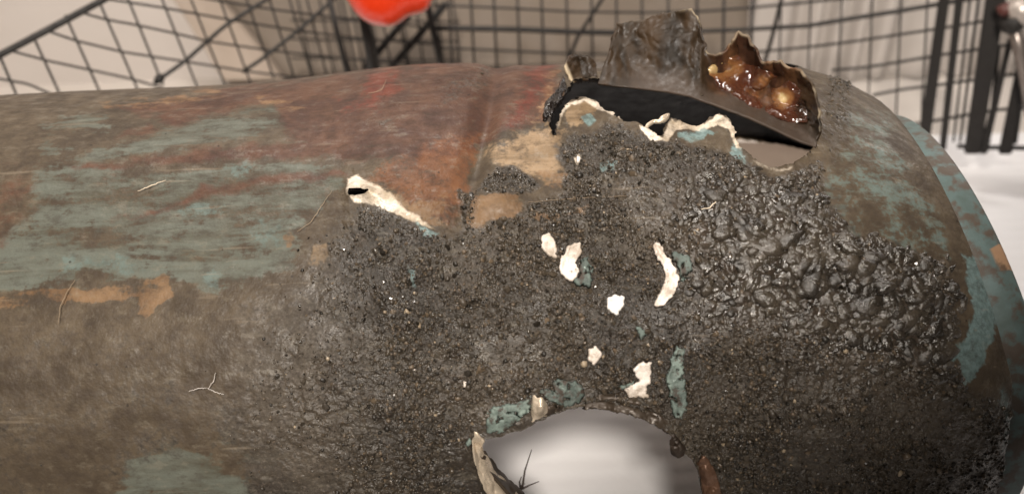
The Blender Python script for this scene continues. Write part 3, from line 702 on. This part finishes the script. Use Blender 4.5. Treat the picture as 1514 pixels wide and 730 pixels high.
flap('rusty_curl', [(796,619,801,601,-.002,-.001),(812,612,816,598,-.003,-.001),(826,607,831,600,-.002,0)], 24, 14, 0, 0, M_FOLD, cyl, 0.0012, 0.002, 39)

def burr():
    pts = [(953,194,0.001,.0009), (958,185,.002,.0010), (966,180,.004,.0010), (975,180,.006,.0011), (981,176,.008,.0019), (986,172,.009,.0014), (989,169,.0095,.0006)]
    P = resample(pts, 26)
    Q = [CAM + (surf(a, b)[1][0] - c * .3) * ray(a, b) for a, b, c, r in P]
    link('metal_burr', tube('metal_burr', Q, P[:, 3], 10), cyl, M_METAL)
burr()

def resin():
    poly = [(1040,102),(1052,90),(1072,78),(1092,76),(1112,94),(1140,100),(1168,112),(1190,134),(1200,162),(1196,190),(1176,188),(1152,178),(1134,170),(1112,160),(1090,148),(1066,134),(1046,118)]
    C = resample(FL, 240)
    gx, gy = np.meshgrid(np.arange(1040, 1194, 1.6), np.arange(74, 182, 1.6), indexing='ij')
    d = sdf(gx, gy, poly) + 5 * (fbm(gx / 9, gy / 9, seed=90) - .5)
    # depth of the flap under each pixel
    _, th, _, _ = surf(C[:, 0], C[:, 1])
    out = np.zeros(gx.shape)
    v = np.linspace(0, 1, 40)
    X = (C[:, 0:1] * (1 - v) + C[:, 2:3] * v).ravel(); Y = (C[:, 1:2] * (1 - v) + C[:, 3:4] * v).ravel()
    T = (th[:, None] + C[:, 4:5] * v + C[:, 5:6] * np.sin(np.pi * v)).ravel()
    flat = np.stack([gx.ravel(), gy.ravel()], -1); res = np.zeros(len(flat))
    for i in range(0, len(flat), 400):
        q = flat[i:i + 400]; dd = (q[:, 0:1] - X) ** 2 + (q[:, 1:2] - Y) ** 2; res[i:i + 400] = T[dd.argmin(1)]
    T = res.reshape(gx.shape)
    for _ in range(3): T[1:-1, 1:-1] = (T[1:-1, 1:-1] + T[:-2, 1:-1] + T[2:, 1:-1] + T[1:-1, :-2] + T[1:-1, 2:]) / 5
    th_ = np.clip(-d / 12, 0, 1) ** .5 * (0.0025 + 0.0055 * domes(gx / 30, gy / 24, 55) + 0.0008 * domes(gx / 11, gy / 9, 57))
    dr = _fw + _rt * ((gx - PW / 2) / F)[..., None] - _up * ((gy - PH / 2) / F)[..., None]
    Pf = CAM + (T - th_ + .001)[..., None] * dr
    fq = grid_faces(*gx.shape); fq = fq[(d.ravel()[fq] < 1.5).all(1)]
    used = np.zeros(gx.size, bool); used[fq.ravel()] = True; re = np.cumsum(used) - 1
    me = mesh_np('resin_crust', Pf.reshape(-1, 3)[used], re[fq]); G = lambda x, y, sx, sy: np.exp(-((gx - x) / sx) ** 2 - ((gy - y) / sy) ** 2)
    tone = .34 + .75 * G(1052, 98, 16, 16) + .38 * G(1080, 100, 26, 16) + .70 * G(1160, 146, 15, 13) + .2 * G(1130, 118, 14, 8) - .3 * G(1195, 150, 22, 40)
    attr(me, 'tone', np.clip(tone, 0, 1).ravel()[used])
    link('resin_crust', me, cyl, M_RESIN)
resin()

def patch(name, poly, mat, lift=0.0016, dome=0.0008, step=1.2, seed=1, curl=0.0, label=None, rough=None):
    """thin piece of paint or bright metal lying on the cylinder"""
    A = np.asarray(poly, float); x0, y0 = A.min(0) - 3; x1, y1 = A.max(0) + 3
    gx, gy = np.meshgrid(np.arange(x0, x1, step), np.arange(y0, y1, step), indexing='ij')
    d = sdf(gx, gy, poly) + (1.5 if 'chip' in name else 0) + (2.0 if rough is None else rough) * (fbm(gx / 5, gy / 5, seed=seed, oct=4) - .5) * 2 * (2.6 if 'chip' in name else 1.7)
    fq = grid_faces(*gx.shape); keep = d.ravel()[fq].mean(1) < 0
    if 'chip' in name: keep &= fbm(gx / 7, gy / 7, seed=seed + 40, oct=3).ravel()[fq].mean(1) < .66
    fq = fq[keep]
    if not len(fq): return
    gr = np.stack(np.gradient(d, step), -1); k = np.abs(d) < 2.4
    g2 = (gr ** 2).sum(-1) + 1e-3
    cnt = np.zeros(gx.size, int); np.add.at(cnt, fq.ravel(), 1); rimv = ((cnt > 0) & (cnt < 4)).reshape(gx.shape)
    gx = np.where(rimv, gx - np.clip(d, -1.5, 1.5) * gr[..., 0] / g2, gx); gy = np.where(rimv, gy - np.clip(d, -1.5, 1.5) * gr[..., 1] / g2, gy)
    P, t, s, e = surf(gx.ravel(), gy.ravel())
    n_ = np.stack([0 * s, -np.cos(e), np.sin(e)], -1)
    h = lift * .7 + curl * sm(d.ravel(), -7, 0) * fbm(gx.ravel() / 12, gy.ravel() / 12, seed=seed + 4) + dome * (fbm(gx.ravel() / 9, gy.ravel() / 9, seed=seed + 2) - .5)
    h = np.where(rimv.ravel(), h - .0012, h)
    gu = (gx.ravel() - A[:, 0].mean()) * math.cos(seed * 1.7) + (gy.ravel() - A[:, 1].mean()) * math.sin(seed * 1.7)
    h = h + 0.0011 * sm(gu, 0, 22) + .0004
    P = P + n_ * h[:, None]
    used = np.zeros(gx.size, bool); used[fq.ravel()] = True; re = np.cumsum(used) - 1
    me = mesh_np(name, P[used], re[fq][:, ::-1])
    o = link(name, me, cyl, mat); m = o.modifiers.new('thickness', 'SOLIDIFY'); m.thickness = .0003; m.offset = -1
    if label: o['label'] = label
    return o
for nm, poly, mt, kw in PATCHES: patch(nm, poly, mt(), **kw)
for i, (x, y, r) in enumerate([(614,548,3),(688,567,4),(855,238,4)]):
    patch('metal_fleck', [(x - r * .6, y - r), (x + r * .6, y - r * .6), (x + r * .5, y + r * .9), (x - r * .5, y + r)], M_PALE, seed=60 + i, step=0.8, rough=0)

# ------------------------------------------------------------------ wire mesh cage behind the cylinder
def plane_at(a, b):
    """upright plane through two photo points given with their view depth"""
    A = CAM + a[2] * ray(a[0], a[1]); B = CAM + b[2] * ray(b[0], b[1])
    n = np.cross(B - A, np.array([0, 0, 1.0])); n /= np.linalg.norm(n); return A, n
def on_plane(pl, x, y, off=0.0):
    A, n = pl; d = ray(x, y); t = ((A - CAM) @ n) / (d @ n); P = CAM + t * d
    return P + n * off * (1 if n @ d > 0 else -1)
def wire(name, pl, pts, rad, parent, off=0.0, mat=None, n=None):
    Q = resample(pts, n or max(2, len(pts) * 3)) if len(pts) > 2 else np.asarray(pts, float)
    P = [on_plane(pl, x, y, off) for x, y in Q]
    return link(name, tube(name, P, rad, 8), parent, mat or M_WIRE)
PL = plane_at((0, 110, .66), (640, 80, .84))
PM = plane_at((640, 80, .84), (1000, 60, .86))
PR = plane_at((1000, 60, .86), (1450, 190, .80))
panel = empty('wire_panel', on_plane(PL, 300, 90)); tag(panel, 'black wire mesh panel with sloping top rail left of the orange knob', 'wire panel', 'black wire mesh panels')
def put(parent, o):
    o.matrix_parent_inverse = Matrix.Translation(parent.location).inverted(); return o
for a, b in [((-42,120),(-20,165)),((-2,80),(28,150)),((48,52),(92,148)),((97,24),(150,142)),((142,-8),(206,138)),((186,-10),(242,128)),((232,-20),(294,134)),((279,-10),(334,128)),((322,-10),(372,126)),((362,-10),(406,118)),((396,-10),(436,116)),((426,-10),(462,114)),((452,-10),(484,112)),((505,-10),(528,106)),((560,-10),(580,104)),((584,-10),(604,102))]:
    put(panel, wire('wire', PL, [a, b], .00102, panel, 0.0022))
for pts in [[(-40,108),(0,117),(40,124),(78,140),(110,152)],[(18,76),(70,90),(135,104),(190,116),(240,130)],[(70,46),(110,60),(180,77),(265,90),(360,105),(430,114),(520,118)],[(118,18),(150,28),(205,38),(260,50),(310,62),(400,75),(480,84),(560,92),(640,96)],[(150,-2),(230,10),(330,28),(440,46),(540,58),(640,66)],[(270,-8),(330,3),(400,14),(470,23),(560,33),(640,42)]]:
    put(panel, wire('wire', PL, pts, .00102, panel, 0.0))
put(panel, wire('rail', PL, [(-60,112),(0,79),(80,37),(165,-9)], .0027, panel, -0.004))
for pts in [[(400,-8),(330,36),(272,88),(236,113),(226,120)],[(492,-4),(440,42),(385,85),(356,104)]]:
    put(panel, wire('brace', PL, pts, .0018, panel, -0.005))
put(panel, link('weld_knot', tube('weld_knot', [on_plane(PL, x, y, -.006) for x, y in ((228,119),(234,113),(240,108))], [.002, .0042, .002], 10), panel, M_WIRE))
for a, b, r in [((482,-10),(512,112),.0028),((528,-10),(552,112),.0055),((626,-6),(650,102),.0036)]:
    put(panel, wire('post', PL, [a, b], r, panel, -0.006))
for a, b in [((640,-6),(545,108)),((668,10),(584,108))]:
    put(panel, wire('brace', PL, [a, b], .0036, panel, 0.012))
PB = plane_at((430, 60, .93), (680, 50, .95))
panel = empty('wire_panel', on_plane(PB, 550, 50)); tag(panel, 'rear black wire mesh seen through the gaps below the orange red knob', 'wire panel', 'black wire mesh panels')
for a, b in [((438,-10),(462,112)),((470,-10),(494,110)),((497,-10),(519,108)),((517,-10),(538,108)),((545,-10),(562,106)),((590,-10),(606,104)),((612,-10),(627,104)),((642,-10),(657,104)),((668,-10),(681,104))]:
    put(panel, wire('wire', PB, [a, b], .0013, panel, 0.002))
for a, b in [((430,58),(680,62)),((430,30),(680,33)),((430,86),(680,90))]:
    put(panel, wire('wire', PB, [a, b], .0012, panel, 0.0))
panel = empty('wire_panel', on_plane(PM, 820, 60)); tag(panel, 'black wire mesh panel directly behind the torn steel flap', 'wire panel', 'black wire mesh panels')
for i, x in enumerate([663, 696, 730, 765, 801, 838, 875, 912, 950, 989]):
    put(panel, wire('wire', PM, [(x, -10), (x + 8 - i * .9, 130)], .00125, panel, 0.0024))
for pts in [[(640,8),(760,13),(850,18),(960,19),(1010,18)],[(640,70),(740,75),(850,80),(1010,82)],[(640,100),(850,106),(1010,108)]]:
    put(panel, wire('wire', PM, pts, .00125, panel, 0.0))
put(panel, wire('rail', PM, [(640,40),(760,42),(850,46),(940,48),(1010,47)], .0030, panel, -0.003))
put(panel, wire('brace', PM, [(892,-10),(870,24),(852,52),(840,82)], .0020, panel, -0.007))
panel = empty('wire_panel', on_plane(PR, 1200, 80)); tag(panel, 'black wire mesh panel with dark uprights above the right end of the cylinder', 'wire panel', 'black wire mesh panels')
for i, x in enumerate([1030, 1070, 1112, 1155, 1199, 1245, 1290, 1333, 1372]):
    put(panel, wire('wire', PR, [(x, -10), (x - 1 - i * 1.3, 215 if x > 1260 else 150)], .0010 if i > 2 else .0015, panel, 0.0024))
for pts, r in [([(1000,18),(1040,17),(1110,12),(1180,5),(1260,-3),(1330,-12)], .0014), ([(1110,78),(1195,70),(1260,62),(1320,53),(1400,41),(1510,22)], .0014), ([(1230,104),(1280,100),(1330,92),(1400,80),(1470,70),(1520,62)], .0015), ([(1290,141),(1330,133),(1400,124),(1470,114),(1520,107)], .0015), ([(1330,187),(1380,179),(1430,170),(1480,162),(1520,160)], .0016)]:
    put(panel, wire('wire', PR, pts, r, panel, 0.0))
put(panel, wire('rail', PR, [(1000,46),(1040,45),(1110,42),(1195,37),(1260,26),(1330,15),(1400,3),(1450,-6)], .0022, panel, -0.003))
put(panel, wire('brace', PR, [(1158,-10),(1146,40),(1131,92)], .0021, panel, -0.007))
put(panel, wire('rail', PR, [(1415,214),(1460,216),(1530,217)], .0024, panel, -0.003))
def flat_post(pl, quad, thick, parent, off):
    A = [on_plane(pl, x, y, off) for x, y in quad]; n = pl[1] * thick
    V = [tuple(p) for p in A] + [tuple(p + n) for p in A]
    me = bpy.data.meshes.new('upright'); me.from_pydata(V, [], [(0,1,2,3),(7,6,5,4),(0,4,5,1),(1,5,6,2),(2,6,7,3),(3,7,4,0)]); me.update()
    bm = bmesh.new(); bm.from_mesh(me); bmesh.ops.bevel(bm, geom=bm.edges[:], offset=.0012, segments=2, affect='EDGES'); bmesh.ops.recalc_face_normals(bm, faces=bm.faces); bm.to_mesh(me); bm.free()
    return put(parent, link('upright', me, parent, M_WIRE))
flat_post(PR, [(1388,-12),(1404,-12),(1374,206),(1356,206)], .006, panel, -.008)
flat_post(PR, [(1412,-12),(1424,-12),(1398,214),(1388,214)], .006, panel, -.008)
flat_post(PR, [(1456,-12),(1486,-12),(1448,216),(1424,216)], .008, panel, -.010)
flat_post(PR, [(1488,48),(1496,48),(1458,216),(1446,216)], .006, panel, -.012)
flat_post(PR, [(1500,90),(1512,96),(1494,216),(1474,216)], .006, panel, -.012)

for a, b, r in [((1436,-10),(1410,214),.0012),((1449,-10),(1420,214),.0014),((1478,70),(1462,216),.0018),((1500,150),(1492,216),.0022),((1522,60),(1500,216),.003)]:
    put(panel, wire('wire', PR, [a, b], r, panel, .006))
br = empty('metal_bracket', on_plane(PR, 1500, 40, -.03)); tag(br, 'dull grey metal bracket arm with red cap at the top right corner', 'bracket')
put(br, link('arm', tube('arm', [on_plane(PR, x, y, -.03) for x, y in ((1494,22),(1503,60),(1512,100),(1520,150))], .0052, 14), br, M_CHROME))
put(br, link('collar', tube('collar', [on_plane(PR, x, y, -.03) for x, y in ((1489,8),(1494,22),(1496,28))], [.009, .0095, .006], 16), br, M_WIRE))
put(br, link('cap', tube('cap', [on_plane(PR, x, y, -.03) for x, y in ((1478,-8),(1481,0),(1483,5))], [.005, .0052, .004], 16), br, simple('dull_red_plastic', lin(84, 46, 41), .5)))
put(br, link('socket', tube('socket', [on_plane(PR, x, y, -.028) for x, y in ((1500,-14),(1505,4),(1507,16))], [.010, .0105, .009], 16), br, simple('pale_grey_metal', lin(190, 180, 172), .4, .4)))

def knob():
    c = CAM + .70 * ray(576, -26)
    bm = bmesh.new(); bmesh.ops.create_icosphere(bm, subdivisions=5, radius=1)
    k = 1 / F * .70
    for v in bm.verts:
        n = v.co.normalized()
        a = math.atan2(n.y, n.x)
        g = 1 - 0.10 * math.exp(-((a + 1.15) / .22) ** 2) - .06 * math.exp(-((a + 2.6) / .3) ** 2) - .08 * math.exp(-((a + .45) / .2) ** 2)
        lob = 1 + .06 * math.sin(3 * a + 1.0)
        v.co = Vector((n.x * 76 * g, n.y * 62 * g * lob, n.z * 50)) * k
    me = bpy.data.meshes.new('lobed_knob'); bm.to_mesh(me); bm.free(); me.polygons.foreach_set('use_smooth', [True] * len(me.polygons))
    o = link('lobed_knob', me, None, M_ORANGE)
    o.matrix_world = Matrix(((_rt[0], _up[0], -_fw[0], c[0]), (_rt[1], _up[1], -_fw[1], c[1]), (_rt[2], _up[2], -_fw[2], c[2]), (0, 0, 0, 1)))
    tag(o, 'glossy orange red lobed plastic knob hanging in front of the wire mesh', 'knob')
knob()

# things behind the mesh, some added to give the backdrop shaded tones
M_SHADE_BOARD = simple('shade_tone_board', lin(110, 99, 88), .8, 0, .14, 14, .1, 60)
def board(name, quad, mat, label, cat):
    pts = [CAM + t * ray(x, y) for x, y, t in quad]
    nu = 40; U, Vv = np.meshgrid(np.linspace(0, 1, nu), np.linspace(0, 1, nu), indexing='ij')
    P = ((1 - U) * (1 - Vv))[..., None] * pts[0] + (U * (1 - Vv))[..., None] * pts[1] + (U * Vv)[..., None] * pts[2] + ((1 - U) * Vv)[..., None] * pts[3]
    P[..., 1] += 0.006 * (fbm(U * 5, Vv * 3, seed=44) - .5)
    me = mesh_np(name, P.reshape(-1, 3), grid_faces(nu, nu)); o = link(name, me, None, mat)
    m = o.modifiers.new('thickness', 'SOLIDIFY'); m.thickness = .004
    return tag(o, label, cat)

def cloth():
    nx, nz = 260, 12; x = np.linspace(0.30, 0.95, nx)
    X, Z = np.meshgrid(x, np.linspace(-0.003, 0.6, nz), indexing='ij')
    Y = 0.60 + 0.012 * np.sin(X * 170 + 2.2 * np.sin(X * 31)) * (0.5 + fbm(X * 9, Z * 2, seed=66)) 
    me = mesh_np('pleated_cloth', np.stack([X, Y, Z], -1).reshape(-1, 3), grid_faces(nx, nz))
    tag(link('pleated_cloth', me, None, simple('off_white_cloth', (.50, .46, .43), .85, 0, .1, 30)), 'off white pleated cloth hanging behind the mesh at the right', 'cloth')
cloth()
board('shade_board', [(300,-40,1.03),(1112,-50,1.0),(1104,82,.985),(420,112,1.0)], M_SHADE_BOARD, 'added dull grey brown board giving the wall behind the wire mesh its shaded tone', 'board')  # added board; its colour carries the shaded tone of the backdrop
board('shade_step_card', [(232,-40,1.035),(330,-40,1.035),(420,118,1.01),(330,118,1.01)], simple('half_shade_tone', lin(158, 144, 131), .8, 0, .1, 14), 'added pale brown card softening the shade step at the left edge of the grey brown board', 'card')  # added mid-tone strip, imitates a soft gradient of shade beside the board
def shade_cloth():  # added cloth; its grey stands in for shaded paper behind the cylinder
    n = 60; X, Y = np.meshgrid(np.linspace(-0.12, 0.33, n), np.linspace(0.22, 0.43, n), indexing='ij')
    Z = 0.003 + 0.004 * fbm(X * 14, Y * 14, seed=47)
    tag(link('shade_cloth', mesh_np('shade_cloth', np.stack([X, Y, Z], -1).reshape(-1, 3), grid_faces(n, n)[:, ::-1]), None, simple('shade_tone_cloth', lin(118, 104, 92), .9, 0, .12, 60, .2, 500)),
        'added grey brown cloth standing in for shade on the paper behind the cylinder, seen through its upper hole', 'cloth')
shade_cloth()

# ------------------------------------------------------------------ fibres and slivers lying on the cylinder
M_DIM = simple('dull_fibre', lin(140, 122, 100), .6)
def fibre(name, pts, rad, mat, label, cat, lift=.0016, parent=None):
    Q = resample(pts, 24); P, t, s, e = surf(Q[:, 0], Q[:, 1]); n_ = np.stack([0 * s, -np.cos(e), np.sin(e)], -1)
    P = P + n_ * lift
    P += .0003 * (rng.random(P.shape) - .5)
    o = link(name, tube(name, P, rad * np.r_[np.linspace(.5, 1, 12), np.linspace(1, .4, 12)], 6), parent, mat)
    if label: tag(o, label, cat)
    return o
fibre('straw_sliver', [(206,286),(228,277),(247,270)], .00026, M_HAIR, 'short pale straw sliver on the grey teal paint at the left', 'sliver')
fibre('hair', [(89,480),(92,455),(102,432),(114,415)], .00016, M_DIM, 'pale curved hair crossing the ochre rust band at the left', 'hair')
fibre('hair', [(440,345),(462,330),(478,305),(492,285)], .00016, M_DIM, 'pale hair lying left of the small slit in the steel', 'hair')
fibre('hair', [(545,143),(565,138),(572,122)], .00018, M_DIM, 'fine hooked hair on the red rust near the top edge', 'hair')
fibre('hair', [(780,302),(850,296),(930,292)], .00014, M_DIM, 'thin straight hair on the dark crust below the tan patch', 'hair')
fibre('hair', [(1035,312),(1048,310),(1058,300),(1066,300)], .0003, M_HAIR, 'short wavy hair on the black lumps right of centre', 'hair')
M_LINT = simple('white_lint', (.55, .5, .46), .7)
lint = empty('lint', surf(310, 573)[0][0]); tag(lint, 'white three armed wisp of lint on the grey crust lower left', 'lint')
for pts in [[(281,577),(295,573),(309,572)],[(309,573),(320,578),(333,582)],[(310,573),(318,562),(321,550)]]:
    put(lint, fibre('strand', pts, .00016, M_LINT, None, None, parent=lint))
tuft = empty('hair_tuft'); tag(tuft, 'dark stray hairs sticking up inside the lower torn hole', 'hair')
for pts in [[(772,722,.42),(776,695,.42),(786,664,.42)],[(770,722,.42),(768,712,.42),(771,704,.42)],[(768,724,.42),(782,717,.42),(797,711,.42)],[(766,728,.42),(770,718,.42),(776,714,.42)]]:
    Q = resample(pts, 12); link('strand', tube('strand', [CAM + (c - .012) * ray(a, b) for a, b, c in Q], np.linspace(.0006, .0002, 12), 6), tuft, M_DARKHAIR)
